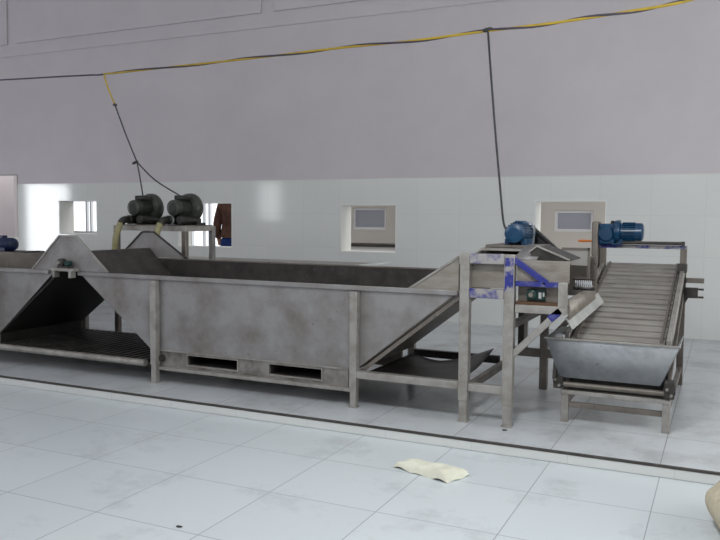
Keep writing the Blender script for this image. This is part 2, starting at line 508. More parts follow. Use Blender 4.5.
def post(parent, x, y, z0, z1, wd=0.066, mt='steel_light', foot=True):
    o = MB().box(x-wd/2, x+wd/2, y-wd/2, y+wd/2, z0+(0.17 if foot else 0), z1).build('leg', mt, parent, 0.003)
    if foot:
        MB().box(x-wd*0.42, x+wd*0.42, y-wd*0.42, y+wd*0.42, z0, z0+0.17).box(x-wd*0.53, x+wd*0.53, y-wd*0.53, y+wd*0.53, z0, z0+0.012).build('foot', 'steel_light', o, 0.002)
    return o

tank = thing('washing_tank', 'long stainless steel washing tank with two base slots in mid line', 'tank', (-3.9, 6.4, 0))
FP = [(-4.97, 0.31), (-2.78, 0.31), (-1.88, 1.02), (-5.88, 1.02)]
MB().prism(FP, 'y', YA, YA+0.012).build('front_panel', 'steel', tank)
RP = [(-4.97, 0.31), (-2.78, 0.31), (-1.80, ZRB), (-5.98, ZRB)]
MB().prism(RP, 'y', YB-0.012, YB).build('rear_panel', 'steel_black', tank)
MB().box(-4.97, -2.78, YA+0.012, YB-0.012, 0.31, 0.33).build('bottom_plate', 'steel_dirty', tank)
MB().slab((-2.78, 0.33), (-1.88, 1.03), YA+0.012, YB-0.012, 0.02).build('sloped_end_plate', 'steel_dirty', tank)
MB().slab((-4.97, 0.33), (-5.86, 1.01), YA+0.012, YB-0.012, 0.02).build('sloped_end_plate', 'steel_dirty', tank)
MB().slab((-2.62, 0.72), (-1.86, 1.25), YA+0.02, YB-0.02, 0.03).build('inner_ramp', 'steel_dirty', tank)
# front rim rail and rear rim rail
MB().box(-5.88, -1.88, YA-0.03, YA, 0.988, 1.028).build('front_rim', 'steel', tank, 0.004)
MB().box(-5.98, -1.80, YB, YB+0.04, ZRB-0.035, ZRB+0.012).build('rear_rim', 'steel_dirty', tank, 0.004)
# base skirt with two slots
sk = wall_with_holes([(-4.53, -3.97, 0.195, 0.285), (-3.63, -3.10, 0.195, 0.285)], -4.91, -2.845, 0.15, 0.315, YA+0.004, YA+0.02)
sk = sk.build('base_skirt', 'steel_grime', tank)
MB().box(-4.85, -2.80, YA-0.014, YA+0.004, 0.305, 0.318).build('panel_lip', 'steel_light', tank)
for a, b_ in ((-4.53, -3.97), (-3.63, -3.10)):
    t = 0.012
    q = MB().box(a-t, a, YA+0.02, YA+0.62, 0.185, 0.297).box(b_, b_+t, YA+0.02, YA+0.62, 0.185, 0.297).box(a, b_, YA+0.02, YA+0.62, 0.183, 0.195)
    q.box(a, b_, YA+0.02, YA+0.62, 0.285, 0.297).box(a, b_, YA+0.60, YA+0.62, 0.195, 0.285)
    q.build('slot_dark_box', 'steel_black', sk)  # dark closed box added behind the slot, stands in for shade inside
    MB().box(a-t, b_+t, YA-0.008, YA+0.004, 0.285, 0.297).box(a-t, b_+t, YA-0.008, YA+0.004, 0.183, 0.195) \
        .box(a-t, a, YA-0.008, YA+0.004, 0.195, 0.285).box(b_, b_+t, YA-0.008, YA+0.004, 0.195, 0.285).build('slot_frame', 'steel_light', sk)
MB().box(-4.85, -2.80, YA-0.04, YA+0.02, 0.125, 0.158).build('base_rail', 'steel_light', tank, 0.003)
MB().box(-4.91, -2.845, YB-0.02, YB+0.03, 0.125, 0.31).build('rear_skirt', 'steel_dirty', tank)
MB().lathe((-4.83, YA-0.03, 0.235), (0, 1, 0), [(0, 0.028), (0.035, 0.034)], 16).build('drain_plug', 'steel_black', tank)
for x in (-4.885, -2.768):
    post(tank, x, YA-0.041, 0, 0.98)
    post(tank, x, YB+0.08, 0, 1.06)
# front rail of the right hand end + its rear and cross rails
MB().box(-2.733, -1.848, YA-0.075, YA-0.005, 0.255, 0.315).build('low_rail', 'steel_light', tank, 0.003)
MB().box(-2.777, -1.88, YB+0.05, YB+0.11, 0.23, 0.30).build('low_rail', 'steel_black', tank, 0.003)
# triangular side guards of the discharge ramp
MB().prism([(-2.33, 1.003), (-1.88, 1.003), (-1.88, 1.295)], 'y', YA-0.004, YA+0.012).build('ramp_guard', 'steel_tan', tank)
MB().bar((-2.33, YA-0.004, 1.003), (-1.88, YA-0.004, 1.295), 0.02, 0.016).build('guard_edge', 'steel_light', tank)
MB().prism([(-2.35, ZRB), (-1.86, ZRB), (-1.86, 1.30)], 'y', YB-0.012, YB).build('ramp_guard', 'steel_dirty', tank)
# stiffening lip of the ramp underside
MB().slab((-2.775, 0.285), (-1.885, 0.985), YA+0.01, YA+0.04, 0.03).build('ramp_lip', 'steel_dirty', tank)

# left tank, with the peaked transfer conveyor that tips into the middle tank
tl = thing('washing_tank', 'stainless steel washing tank running out of frame at left, peaked transfer hump at its end', 'tank', (-8.2, 6.4, 0))
XE = -9.6
MB().prism([(XE, 0.31), (-7.06, 0.31), (-6.26, 0.985), (-6.26, 1.02), (XE, 1.02)], 'y', YA, YA+0.012).build('front_panel', 'steel', tl)
MB().prism([(XE, 0.31), (-7.06, 0.31), (-6.0, ZRB), (XE, ZRB)], 'y', YB-0.012, YB).build('rear_panel', 'steel_dirty', tl)
MB().box(XE, -7.06, YA+0.012, YB-0.012, 0.31, 0.33).build('bottom_plate', 'steel_dirty', tl)
MB().box(XE, XE+0.012, YA+0.012, YB-0.012, 0.33, 1.0).build('end_plate', 'steel_dirty', tl)
MB().box(XE, -6.28, YA-0.03, YA, 0.988, 1.028).build('front_rim', 'steel', tl, 0.004)
MB().box(XE, -6.0, YB, YB+0.04, ZRB-0.035, ZRB+0.012).build('rear_rim', 'steel_dirty', tl, 0.004)
MB().slab((-7.06, 0.335), (-6.14, 1.05), YA+0.012, YB-0.012, 0.025).build('sloped_end_plate', 'shade_black', tl)  # shade of the underside is put into this plate's black colour
sb_ = MB().box(XE, -7.06, YA+0.004, YA+0.02, 0.15, 0.315).build('base_skirt', 'steel_grime', tl)
MB().box(-7.075, -7.06, YA+0.02, YB-0.02, 0.15, 0.315).build('end_skirt', 'shade_black', tl)  # black colour carries on the shade below the tank
MB().box(XE, -7.06, YB-0.02, YB, 0.15, 0.31).build('rear_skirt', 'steel_dirty', tl)
for x in (-7.095, -9.4):
    post(tl, x, YA-0.041, 0, 0.98)
    post(tl, x, YB+0.08, 0, 1.06)
HP = [(-6.53, 1.03), (-6.14, 1.385), (-5.905, 1.385), (-5.50, 1.03)]
MB().prism(HP, 'y', YA-0.004, YA+0.010).build('hump_guard', 'steel', tl)
e = MB()
for p, q in zip(HP[:-1], HP[1:]):
    e.bar((p[0], YA-0.004, p[1]), (q[0], YA-0.004, q[1]), 0.022, 0.016)
e.build('guard_edge', 'steel_light', tl)
HR = [(-6.44, ZRB+0.02), (-6.10, 1.41), (-5.93, 1.41), (-5.47, ZRB+0.02)]
MB().prism(HR, 'y', YB-0.010, YB+0.004).build('hump_guard', 'steel', tl)
e = MB()
for p, q in zip(HR[:-1], HR[1:]):
    e.bar((p[0], YB-0.012, p[1]), (q[0], YB-0.012, q[1]), 0.02, 0.016)
e.build('guard_edge', 'steel_black', tl)
e = MB()     # conveyor deck: up from the left tank, over the peak, down into the middle tank
top = [(-6.85, 0.64), (-6.09, 1.222), (-5.99, 1.222), (-5.36, 0.66)]
e.prism(top + [(-5.39, 0.62), (-6.0, 1.175), (-6.08, 1.175), (-6.82, 0.60)], 'y', YA+0.02, YB-0.02)
e.build('conveyor_deck', 'steel_black', tl)
br = MB().box(-6.17, -5.87, YA-0.10, YA-0.004, 1.03, 1.06).box(-6.15, -6.12, YA-0.10, YA-0.03, 0.965, 1.03).box(-5.93, -5.90, YA-0.10, YA-0.03, 0.965, 1.03).build('bearing_bracket', 'steel_light', tl, 0.003)
MB().box(-6.10, -5.95, YA-0.085, YA-0.02, 1.06, 1.08).lathe((-6.06, YA-0.09, 1.115), (0, 1, 0), [(0, 0.02), (0.01, 0.042), (0.06, 0.042), (0.07, 0.02)], 20).build('bearing', 'steel_black', br)
MB().cyl((-6.06, YA-0.11, 1.115), (-6.06, YA-0.005, 1.115), 0.015).build('shaft', 'steel_light', br)
MB().lathe((-5.98, YA-0.085, 1.108), (0, 1, 0), [(0, 0.018), (0.01, 0.028), (0.06, 0.028)], 16).build('grease_cup', 'green', br)

# slatted rack lying low between the two tanks
rack = thing('slatted_rack', 'dark ribbed rack lying low under the peak between the two tanks', 'rack', (-6.0, 6.4, 0.12))
MB().cyl((-7.03, YA-0.045, 0.18), (-5.0, YA-0.045, 0.18), 0.033, 14).build('front_rail', 'steel_light', rack)
MB().cyl((-7.03, YB+0.02, 0.18), (-5.0, YB+0.02, 0.18), 0.03, 14).build('rear_rail', 'steel_dirty', rack)
e = MB().box(-7.02, -5.01, YA-0.01, YB-0.02, 0.17, 0.185)
n = 22
for i in range(n):
    x = -6.98 + i*(1.94/(n-1))
    e.box(x-0.022, x+0.022, YA-0.01, YB-0.02, 0.185, 0.212)
e.build('ribbed_deck', 'rack', rack, 0.002)

# ------------------------------------------------------------------ sagging sheet under the ramp
bm = bmesh.new()
nx, ny = 16, 14
gv = {}
for i in range(nx+1):
    for j in range(ny+1):
        u, v = i/nx, j/ny
        x = -2.74 + 0.83*u
        y = 5.84 + 1.15*v
        z = 0.262 + 0.02*math.sin(v*3.1)*u - 0.055*math.sin(math.pi*u)*(0.4+0.6*v) + 0.20*max(0, v-0.45)**1.5*max(0, u-0.35)*2.2
        gv[i, j] = bm.verts.new((x, y, z))
for i in range(nx):
    for j in range(ny):
        f = bm.faces.new([gv[i, j], gv[i+1, j], gv[i+1, j+1], gv[i, j+1]]); f.smooth = True
sh = MB(); sh.bm.free(); sh.bm = bm
sheet = sh.build('drip_sheet', 'rack', base=(-2.3, 6.4, 0.2))
sd = sheet.modifiers.new('thick', 'SOLIDIFY'); sd.thickness = 0.004
tag(sheet, 'dark sagging metal drip sheet lying on the low rails under the tank ramp', 'tray')

# ------------------------------------------------------------------ discharge frame
fr = thing('discharge_frame', 'steel frame with scratched blue bars carrying the discharge end of the tank', 'machine frame', (-1.45, 6.5, 0))
YR = 7.20
XA, XB = -1.807, -1.457
post(fr, XA, YA-0.045, 0, 1.325, 0.076)
post(fr, XB, YA-0.045, 0, 1.325, 0.078)
post(fr, XA, YR, 0, 1.27, 0.07, 'steel_dirty', False)
post(fr, XB-0.03, YR, 0, 1.27, 0.07, 'steel_dirty', False)
MB().box(XA+0.04, XB-0.04, YA-0.085, YA-0.01, 1.25, 1.325).build('top_rail', 'blue_worn', fr, 0.003)
MB().box(XA+0.04, XB-0.04, YA-0.085, YA-0.01, 0.985, 1.055).build('middle_rail', 'blue_worn', fr, 0.003)
MB().box(XA+0.04, XB-0.04, YA-0.075, YA-0.01, 0.25, 0.31).build('low_rail', 'steel_light', fr, 0.003)
MB().box(XB-0.032, XB+0.034, YA-0.0875, YA-0.0835, 1.04, 1.30).build('blue_face', 'blue_worn2', fr)
MB().bar((XA, YA, 0.25), (XA, YR-0.03, 0.25), 0.05, 0.06).build('side_rail', 'steel_dirty', fr, 0.003)
MB().bar((XB-0.03, YA, 0.76), (XB-0.03, YR-0.03, 0.76), 0.05, 0.05).build('side_rail', 'steel_dirty', fr, 0.003)
MB().bar((XA, YR, 0.34), (-1.06, YR, 0.34), 0.05, 0.08).build('rear_rail', 'steel_dirty', fr, 0.003)
MB().box(-1.73, -1.68, YR-0.03, YR+0.02, 0.38, 1.2).build('rear_upright', 'steel_black', fr)
MB().box(-1.67, -1.645, YR-0.03, YR+0.02, 0.38, 1.2).build('rear_upright', 'steel_light', fr)
# discharge head (cantilevered to the right)
MB().prism([(XA, 1.06), (XB, 1.06), (XB, 1.28), (XA, 1.28)], 'y', YA+0.0, YA+0.012).build('side_plate', 'steel_tan', fr)
MB().box(XB+0.047, -1.02, YA-0.03, YA-0.015, 1.12, 1.285).build('head_plate', 'steel_tan', fr, 0.002)
MB().box(XB+0.047, -1.09, YA-0.075, YA-0.031, 1.09, 1.128).build('blue_bar', 'blue', fr, 0.003)
MB().bar((XB+0.03, YA-0.055, 1.29), (-1.18, YA-0.055, 1.12), 0.04, 0.042).build('blue_brace', 'blue', fr, 0.003)
MB().box(XB+0.047, -1.08, YA+0.02, YA+0.035, 0.955, 1.10).build('inner_plate', 'steel_dirty', fr)
MB().box(XB+0.047, -1.09, YA-0.05, YA+0.02, 0.95, 0.972).build('rust_lip', 'rust', fr)
MB().box(XB+0.047, -1.03, YA-0.075, YA-0.01, 0.89, 0.95).build('head_rail', 'steel_light', fr, 0.003)
MB().box(-1.09, -1.03, YA-0.08, YA-0.015, 0.95, 1.13).build('head_post', 'steel_light', fr, 0.003)
hb = MB().box(-1.335, -1.20, YA-0.02, YA+0.02, 0.985, 1.065).lathe((-1.295, YA-0.05, 1.027), (0, 1, 0), [(0, 0.02), (0.012, 0.04), (0.035, 0.04)], 20).build('bearing_housing', 'green', fr, 0.003)
MB().cyl((-1.295, YA-0.062, 1.027), (-1.295, YA-0.04, 1.027), 0.018).build('shaft_end', 'steel_dirty', hb)
MB().box(-1.243, -1.222, YA-0.03, YA-0.02, 1.0, 1.045).build('name_plate', 'plate_dull', hb)
MB().box(-1.212, -1.20, YA-0.03, YA-0.02, 1.015, 1.045).build('name_plate', 'plate_dull', hb)
MB().bar((XB+0.03, YA-0.045, 0.56), (-1.09, YA-0.045, 0.905), 0.05, 0.05).build('knee_brace', 'steel_light', fr, 0.003)
MB().bar((-1.15, YA-0.047, 0.853), (-1.07, YA-0.047, 0.925), 0.056, 0.056).build('brace_tip', 'blue', fr, 0.003)
MB().bar((XB, YR, 0.45), (-1.15, YR, 0.80), 0.05, 0.05).build('knee_brace', 'steel_dirty', fr, 0.003)
MB().box(XB, -1.03, YR-0.03, YR+0.03, 0.90, 1.26).build('rear_head_plate', 'steel_dirty', fr)
MB().box(-1.05, -1.03, YA-0.015, YR-0.03, 0.89, 0.95).build('head_end_rail', 'steel_dirty', fr)
# top: side rails, cross bars, motor plate, sloping hood plates
MB().prism([(YA-0.01, 1.28), (YR, 1.28), (YR, 1.34), (YA+0.5, 1.355)], 'x', XA-0.02, XA+0.0).build('top_side_plate', 'steel_light', fr)
MB().prism([(YA-0.01, 1.28), (YR, 1.28), (YR, 1.36), (YA+0.45, 1.385)], 'x', XB-0.0, XB+0.015).build('top_side_plate', 'steel_light', fr)
MB().box(XA, XB, YA+0.02, YR, 1.255, 1.27).build('top_deck', 'steel_black', fr)
MB().box(XA, XB, 6.14, 6.22, 1.335, 1.355).build('cross_bar', 'steel_light', fr)
MB().box(XA, -1.36, 6.28, 6.92, 1.355, 1.378).build('motor_plate', 'steel_dirty', fr, 0.003)
MB().box(XA, XA+0.04, 6.28, 6.92, 1.34, 1.355).box(XA, XB, 6.86, 6.92, 1.27, 1.355).build('motor_plate_support', 'steel_dirty', fr)
hood = MB()
hood._add([(XB+0.015, YA, 1.285), (-1.27, YA, 1.285), (-1.30, YA+0.45, 1.385), (XB+0.015, YA+0.45, 1.385)], [(0, 1, 2, 3)])
hood = hood.build('hood_plate', 'steel', fr)
hood.modifiers.new('thick', 'SOLIDIFY').thickness = 0.006
MB().prism([(-1.30, 1.28), (-1.04, 1.28), (-1.04, 1.29), (-1.28, 1.385), (-1.345, 1.345)], 'y', YA+0.08, YA+0.55).build('gable_hood', 'rack', fr)
e = MB().bar((-1.345, YA+0.075, 1.345), (-1.285, YA+0.075, 1.39), 0.02, 0.012).bar((-1.285, YA+0.075, 1.39), (-1.04, YA+0.075, 1.29), 0.02, 0.012)
e.build('gable_edge', 'steel_light', fr)
# perforated screen behind the head, running out above the chute
MB().box(-1.30, -1.07, YR-0.25, YR-0.24, 1.19, 1.335).build('perforated_screen', 'mesh', fr)
MB().box(-1.30, -1.06, YR-0.26, YR-0.23, 1.325, 1.345).box(-1.075, -1.055, YR-0.26, YR-0.23, 0.95, 1.345).build('screen_frame', 'steel_dirty', fr)
# driven pulley + belt from the motor
MB().lathe((-1.25, 6.74, 1.195), (0, 1, 0), [(0, 0.06), (0.05, 0.06)], 24).cyl((-1.25, 6.5, 1.195), (-1.25, 6.98, 1.195), 0.02).build('driven_pulley', 'steel_black', fr)
bt = MB()
A, B, ra, rb = Vector((-1.57, 1.475)), Vector((-1.25, 1.195)), 0.07, 0.07
d = (B-A).normalized(); nn = Vector((-d.y, d.x))
for sgn in (1, -1):
    p, q = A+nn*sgn*ra, B+nn*sgn*rb
    bt.bar((p.x, 6.765, p.y), (q.x, 6.765, q.y), 0.05, 0.016, up=(nn.x, 0, nn.y))
bt.build('drive_belt', 'black', fr)
gd = MB().prism([(A+nn*0.07)[:], (B+nn*0.07)[:], (B-nn*0.07)[:], (A-nn*0.07)[:]], 'y', 6.80, 6.83)
gd.build('belt_guard', 'black', fr)
# chain tensioner springs right of the head
sp = MB().box(-1.10, -0.93, 6.40, 6.44, 1.02, 1.045).box(-1.10, -0.93, 6.40, 6.44, 1.10, 1.115)
sp.build('tensioner_bracket', 'steel_black', fr)
MB().tube([(-1.08+0.13*i/60, 6.38+0.028*math.cos(i*0.9), 1.072+0.028*math.sin(i*0.9)) for i in range(61)], 0.007, 6).build('tensioner_spring', 'chrome', fr)
# chute into the lift hopper: sloping bed plus turned-up lip running front to back
ch = MB()
ch._add([(-1.03, YA+0.03, 1.0), (-1.03, 6.99, 1.02), (-0.972, 6.99, 0.90), (-1.035, YA+0.09, 0.80)], [(0, 1, 2, 3)])
ch = ch.build('chute_bed', 'steel_tan', fr)
ch.modifiers.new('thick', 'SOLIDIFY').thickness = 0.006
MB().bar((-1.028, YA+0.06, 0.812), (-0.965, 7.0, 0.908), 0.012, 0.10, up=(-0.55, 0, 0.83)).build('chute_lip', 'plate_dull', fr, 0.002)

mo = thing('electric_motor', 'round blue electric motor on top of the discharge frame beside the sloping belt', 'motor', (-1.58, 6.5, 1.378))
cx, cz = -1.57, 1.475
MB().lathe((cx, 6.27, cz), (0, 1, 0), [(0, 0.05), (0.006, 0.076), (0.075, 0.082)], 32).build('fan_cover', 'motor', mo)
e = MB().lathe((cx, 6.345, cz), (0, 1, 0), [(0, 0.083), (0.275, 0.083)], 32)
for k in range(24):
    t = 2*math.pi*k/24
    c_, s_ = math.cos(t), math.sin(t)
    e.bar((cx+c_*0.088, 6.36, cz+s_*0.088), (cx+c_*0.088, 6.61, cz+s_*0.088), 0.006, 0.018, up=(c_, 0, s_))
e.build('finned_body', 'motor', mo)
MB().lathe((cx, 6.62, cz), (0, 1, 0), [(0, 0.085), (0.005, 0.1), (0.045, 0.1), (0.06, 0.05)], 32).build('end_flange', 'motor', mo)
MB().cyl((cx, 6.67, cz), (cx, 6.79, cz), 0.018).build('shaft', 'chrome', mo)
MB().lathe((cx, 6.735, cz), (0, 1, 0), [(0, 0.06), (0.06, 0.06)], 24).build('drive_pulley', 'black', mo)
MB().box(cx-0.09, cx-0.05, 6.34, 6.60, 1.378, 1.43).box(cx+0.05, cx+0.09, 6.34, 6.60, 1.378, 1.43).build('foot', 'motor', mo, 0.004)
MB().box(cx-0.03, cx+0.045, 6.42, 6.54, cz+0.06, cz+0.105).build('terminal_box', 'motor', mo, 0.006)
MB().bar((cx+0.095, 6.60, 1.38), (cx+0.095, 6.60, 1.54), 0.012, 0.03).build('guard_bracket', 'chrome', mo)

# ------------------------------------------------------------------ inclined lift conveyor
el = thing('elevator_conveyor', 'inclined slatted lift conveyor with grey feed hopper at the right of the line', 'conveyor', (-0.72, 7.0, 0))
EL, ER = -1.09, -0.345
def bz(y): return 0.665 + 0.252*(y-6.2)
Y0, Y1 = 6.14, 8.1
for x, nm in ((EL, 'side_rail'), (ER, 'side_rail')):
    MB().prism([(Y0, bz(Y0)-0.06), (Y1, bz(Y1)-0.06), (Y1, bz(Y1)+0.05), (Y0, bz(Y0)+0.05)], 'x', x-0.018, x+0.018).build(nm, 'steel_light', el, 0.003)
MB().prism([(Y0-0.02, bz(Y0)-0.05), (Y1, bz(Y1)-0.05), (Y1, bz(Y1)-0.012), (Y0-0.02, bz(Y0)-0.012)], 'x', EL+0.023, ER-0.023).build('belt_bed', 'gap', el)
sl = MB()
n = 16
pitch = (Y1-Y0)/n
ang = math.atan(0.252)
for i in range(n):
    y = Y0 + (i+0.5)*pitch
    sl.bar((EL+0.03, y, bz(y)), (ER-0.03, y, bz(y)), pitch*0.91, 0.012, up=(0, -math.sin(ang), math.cos(ang)))
    if True:
        y2 = y - pitch*0.36
        sl.bar((EL+0.03, y2, bz(y2)+0.010), (ER-0.03, y2, bz(y2)+0.008), 0.016, 0.008, up=(0, -math.sin(ang), math.cos(ang)))
sl.build('slatted_belt', 'belt', el)
MB().cyl((EL+0.03, Y1+0.01, bz(Y1)-0.03), (ER-0.03, Y1+0.01, bz(Y1)-0.03), 0.05).build('head_roller', 'steel_light', el)
for x in (EL+0.06, ER-0.055):
    MB().prism([(6.16, bz(6.16)), (Y1, bz(Y1)), (Y1, bz(Y1)+0.03), (6.16, bz(6.16)+0.03)], 'x', x-0.010, x+0.010).build('chain', 'steel_dirty', el)
# rear legs, front legs, cross bars
for x in (EL, ER):
    MB().box(x-0.03, x+0.03, 7.97, 8.03, 0, 1.345).build('leg', 'steel_dirty', el, 0.003)
    MB().box(x-0.028, x+0.028, 6.10, 6.156, 0, 0.24).build('leg', 'steel_light', el, 0.003)
    MB().bar((x, 6.15, 0.16), (x, 7.98, 0.16), 0.04, 0.05).build('side_stretcher', 'steel_dirty', el, 0.003)
    MB().bar((x, 6.12, 0.28), (x, 7.98, 0.88), 0.035, 0.06).build('lower_rail', 'steel_dirty', el, 0.003)
MB().box(EL+0.028, ER-0.028, 6.105, 6.145, 0.12, 0.16).build('front_crossbar', 'steel_dirty', el, 0.003)
MB().box(EL-0.03, ER+0.03, 6.085, 6.15, 0.225, 0.258).build('front_beam', 'steel_light', el, 0.003)
MB().cyl((EL-0.03, 6.10, 0.302), (ER+0.03, 6.10, 0.302), 0.022, 16).build('return_roller', 'steel_dirty', el)
MB().cyl((EL+0.02, 6.2, 0.40), (ER-0.02, 6.2, 0.40), 0.05, 16).build('tail_roller', 'steel_black', el)
MB().box(EL, ER, 6.22, 6.235, 0.24, 0.45).build('tail_plate', 'steel_black', el)
for x in (EL-0.05, ER+0.02):
    b_ = MB().box(x-0.035, x+0.035, 6.06, 6.16, 0.27, 0.40).lathe((x-0.04, 6.11, 0.33), (1, 0, 0), [(0, 0.035), (0.08, 0.04)], 16).build('tail_bearing', 'steel_black', el, 0.004)
    MB().cyl((x-0.015, 6.03, 0.345), (x-0.015, 6.07, 0.345), 0.010, 10).build('bolt', 'steel_light', b_)
    MB().cyl((x+0.015, 6.03, 0.30), (x+0.015, 6.07, 0.30), 0.010, 10).build('bolt', 'steel_light', b_)
MB().prism([(6.02, 0.35), (6.12, 0.35), (6.06, 0.52)], 'x', EL-0.085, EL-0.06).build('tail_guard', 'steel_black', el)
# feed hopper: flared sheet-metal tray round the tail
hp = MB()
t = 0.012
fT, fB = [(-1.205, 5.92, 0.685), (-0.262, 5.92, 0.685)], [(-1.125, 6.07, 0.365), (-0.395, 6.07, 0.365)]
rT, rB = [(-1.205, 6.52, 0.69), (-0.262, 6.52, 0.69)], [(-1.125, 6.36, 0.40), (-0.395, 6.36, 0.40)]
hp._add(fT+fB, [(0, 1, 3, 2)])
front = hp.build('hopper_front', 'zinc', el)
front.modifiers.new('thick', 'SOLIDIFY').thickness = 0.006
for i in (0, 1):
    q = MB()._add([fT[i], rT[i], rB[i], fB[i]], [(0, 1, 2, 3)]).build('hopper_side', 'zinc', el)
    q.modifiers.new('thick', 'SOLIDIFY').thickness = 0.006
MB().bar((-1.22, 5.915, 0.687), (-0.25, 5.915, 0.687), 0.02, 0.014).build('hopper_rim', 'steel_light', el, 0.002)
MB()._add([(-1.225, 5.92, 0.685), (-1.20, 6.50, 0.70), (-1.115, 6.50, 0.70), (-1.115, 5.92, 0.685)], [(0, 1, 2, 3)]).build('hopper_shoulder', 'zinc', el).modifiers.new('thick', 'SOLIDIFY').thickness = 0.006
# head frame
MB().box(-1.15, ER+0.03, 7.96, 8.03, 1.315, 1.35).build('top_beam', 'blue_worn', el, 0.003)
MB().cyl((-0.95, 7.90, 1.372), (ER-0.01, 7.90, 1.372), 0.016, 12).box(ER-0.02, ER+0.01, 7.89, 8.0, 1.35, 1.39).build('top_rod', 'steel_black', el)
MB().box(-1.185, -1.125, 7.86, 8.06, 1.08, 1.575).build('chain_guard', 'steel_dirty', el, 0.012)
MB().box(ER-0.04, ER+0.04, 7.80, 7.96, 1.10, 1.18).build('head_bearing', 'steel_black', el, 0.004)
MB().cyl((-1.30, 7.95, 1.09), (-0.95, 7.95, 1.09), 0.014, 10).build('head_shaft', 'steel_black', el)
MB().lathe((-1.33, 7.93, 1.38), (1, 0, 0), [(0, 0.004), (0.03, 0.014), (0.15, 0.010)], 10).build('tie_rod', 'orange', el, label='orange rod end')
MB().box(ER+0.03, ER+0.19, 7.92, 7.98, 1.0, 1.045).build('side_bracket', 'steel_dirty', el, 0.003)
sbk = MB().box(ER+0.03, ER+0.14, 7.93, 7.97, 0.855, 0.955).prism([(ER+0.03, 0.80), (ER+0.06, 0.86), (ER+0.03, 0.86)], 'y', 7.93, 7.97).build('take_up_bearing', 'steel_black', el, 0.003)
MB().cyl((ER+0.13, 7.95, 0.94), (ER+0.19, 7.95, 0.94), 0.01, 8).build('adjusting_bolt', 'steel_black', sbk)
MB().cyl((ER+0.13, 7.95, 0.865), (ER+0.19, 7.95, 0.865), 0.01, 8).build('adjusting_bolt', 'steel_black', sbk)

gm = thing('gear_motor', 'long blue gear motor on the head beam of the inclined lift conveyor', 'motor', (-0.9, 7.95, 1.35))
gy, gz = 7.95, 1.475
MB().box(-1.12, -0.97, gy-0.075, gy+0.075, 1.352, 1.555).lathe((-1.05, gy-0.095, 1.455), (0, 1, 0), [(0, 0.06), (0.02, 0.085), (0.04, 0.085)], 20).build('gearbox', 'motor', gm, 0.012)
MB().lathe((-0.975, gy, gz), (1, 0, 0), [(0, 0.11), (0.02, 0.115), (0.05, 0.115), (0.06, 0.08)], 28).build('flange', 'motor', gm)
e = MB().lathe((-0.915, gy, gz), (1, 0, 0), [(0, 0.08), (0.135, 0.08)], 28)
for k in range(22):
    t = 2*math.pi*k/22
    c_, s_ = math.cos(t), math.sin(t)
    e.bar((-0.905, gy+c_*0.085, gz+s_*0.085), (-0.785, gy+c_*0.085, gz+s_*0.085), 0.006, 0.02, up=(0, c_, s_))
e.build('finned_body', 'motor', gm)
MB().lathe((-0.785, gy, gz), (1, 0, 0), [(0, 0.088), (0.06, 0.088), (0.075, 0.07), (0.078, 0.03)], 28).build('fan_cover', 'motor', gm)
MB().lathe((-1.0, gy, 1.555), (0, 0, 1), [(0, 0.02), (0.02, 0.02), (0.03, 0.01)], 12).build('breather_cap', 'black', gm)
MB().bar((-0.935, gy-0.06, 1.353), (-0.90, gy-0.06, 1.40), 0.02, 0.03).box(-0.99, -0.90, gy-0.09, gy+0.09, 1.350, 1.365).build('mounting_foot', 'motor', gm)

# ------------------------------------------------------------------ blower stand and blowers
st = thing('blower_stand', 'square-tube steel stand behind the tanks carrying two blowers', 'stand', (-6.3, 7.55, 0))
SX0, SX1, SY0, SY1, SZ = -6.80, -5.70, 7.30, 7.83, 1.475
for y in (SY0, SY1):
    MB().box(SX0, SX1, y-0.03, y+0.03, SZ-0.06, SZ).build('top_rail', 'steel_light', st, 0.003)
for x in (SX0+0.03, SX1-0.03):
    MB().box(x-0.03, x+0.03, SY0+0.03, SY1-0.03, SZ-0.06, SZ).build('top_rail', 'steel_light', st, 0.003)
    for y in (SY0, SY1):
        MB().box(x-0.03, x+0.03, y-0.03, y+0.03, 0, SZ-0.06).build('leg', 'steel_dirty' if y == SY0 else 'steel', st, 0.003)
    MB().box(x-0.02, x+0.02, SY0+0.03, SY1-0.03, 0.50, 0.55).build('low_rail', 'steel_dirty', st)
MB().box(SX0+0.06, SX1-0.06, SY0-0.02, SY0+0.02, 0.50, 0.55).build('low_rail', 'steel_dirty', st)
MB().box(SX0+0.02, SX1-0.02, SY0+0.0, SY1-0.0, SZ, SZ+0.012).build('top_plate', 'steel_dirty', st)

BX, BZ = -6.47, 1.69
BT = SZ+0.012
bl = thing('ring_blower', 'grey-green blower nearer the left end of the stand, above the tank hump', 'blower', (BX, 7.55, BT), 'blowers on the stand')
MB().lathe((BX, 7.50, BZ), (0, 1, 0), [(0, 0.10), (0.015, 0.155), (0.05, 0.178), (0.10, 0.18), (0.13, 0.16), (0.145, 0.10)], 36).build('impeller_housing', 'blower', bl)
e = MB().lathe((BX, 7.31, BZ), (0, 1, 0), [(0, 0.088), (0.20, 0.09)], 28)
for k in range(26):
    t = 2*math.pi*k/26
    c_, s_ = math.cos(t), math.sin(t)
    e.bar((BX+c_*0.093, 7.32, BZ+s_*0.093), (BX+c_*0.093, 7.49, BZ+s_*0.093), 0.007, 0.022, up=(c_, 0, s_))
e.build('motor_body', 'blower', bl)
fc = MB().lathe((BX, 7.245, BZ), (0, 1, 0), [(0, 0.06), (0.012, 0.092), (0.075, 0.098)], 28).build('fan_cover', 'blower', bl)
MB().lathe((BX, 7.239, BZ), (0, 1, 0), [(0, 0.05), (0.008, 0.056)], 24).build('fan_grille', 'blower_dark', fc)
MB().box(BX-0.06, BX+0.08, 7.35, 7.49, BZ+0.095, BZ+0.15).build('terminal_box', 'blower_dark', bl, 0.01)
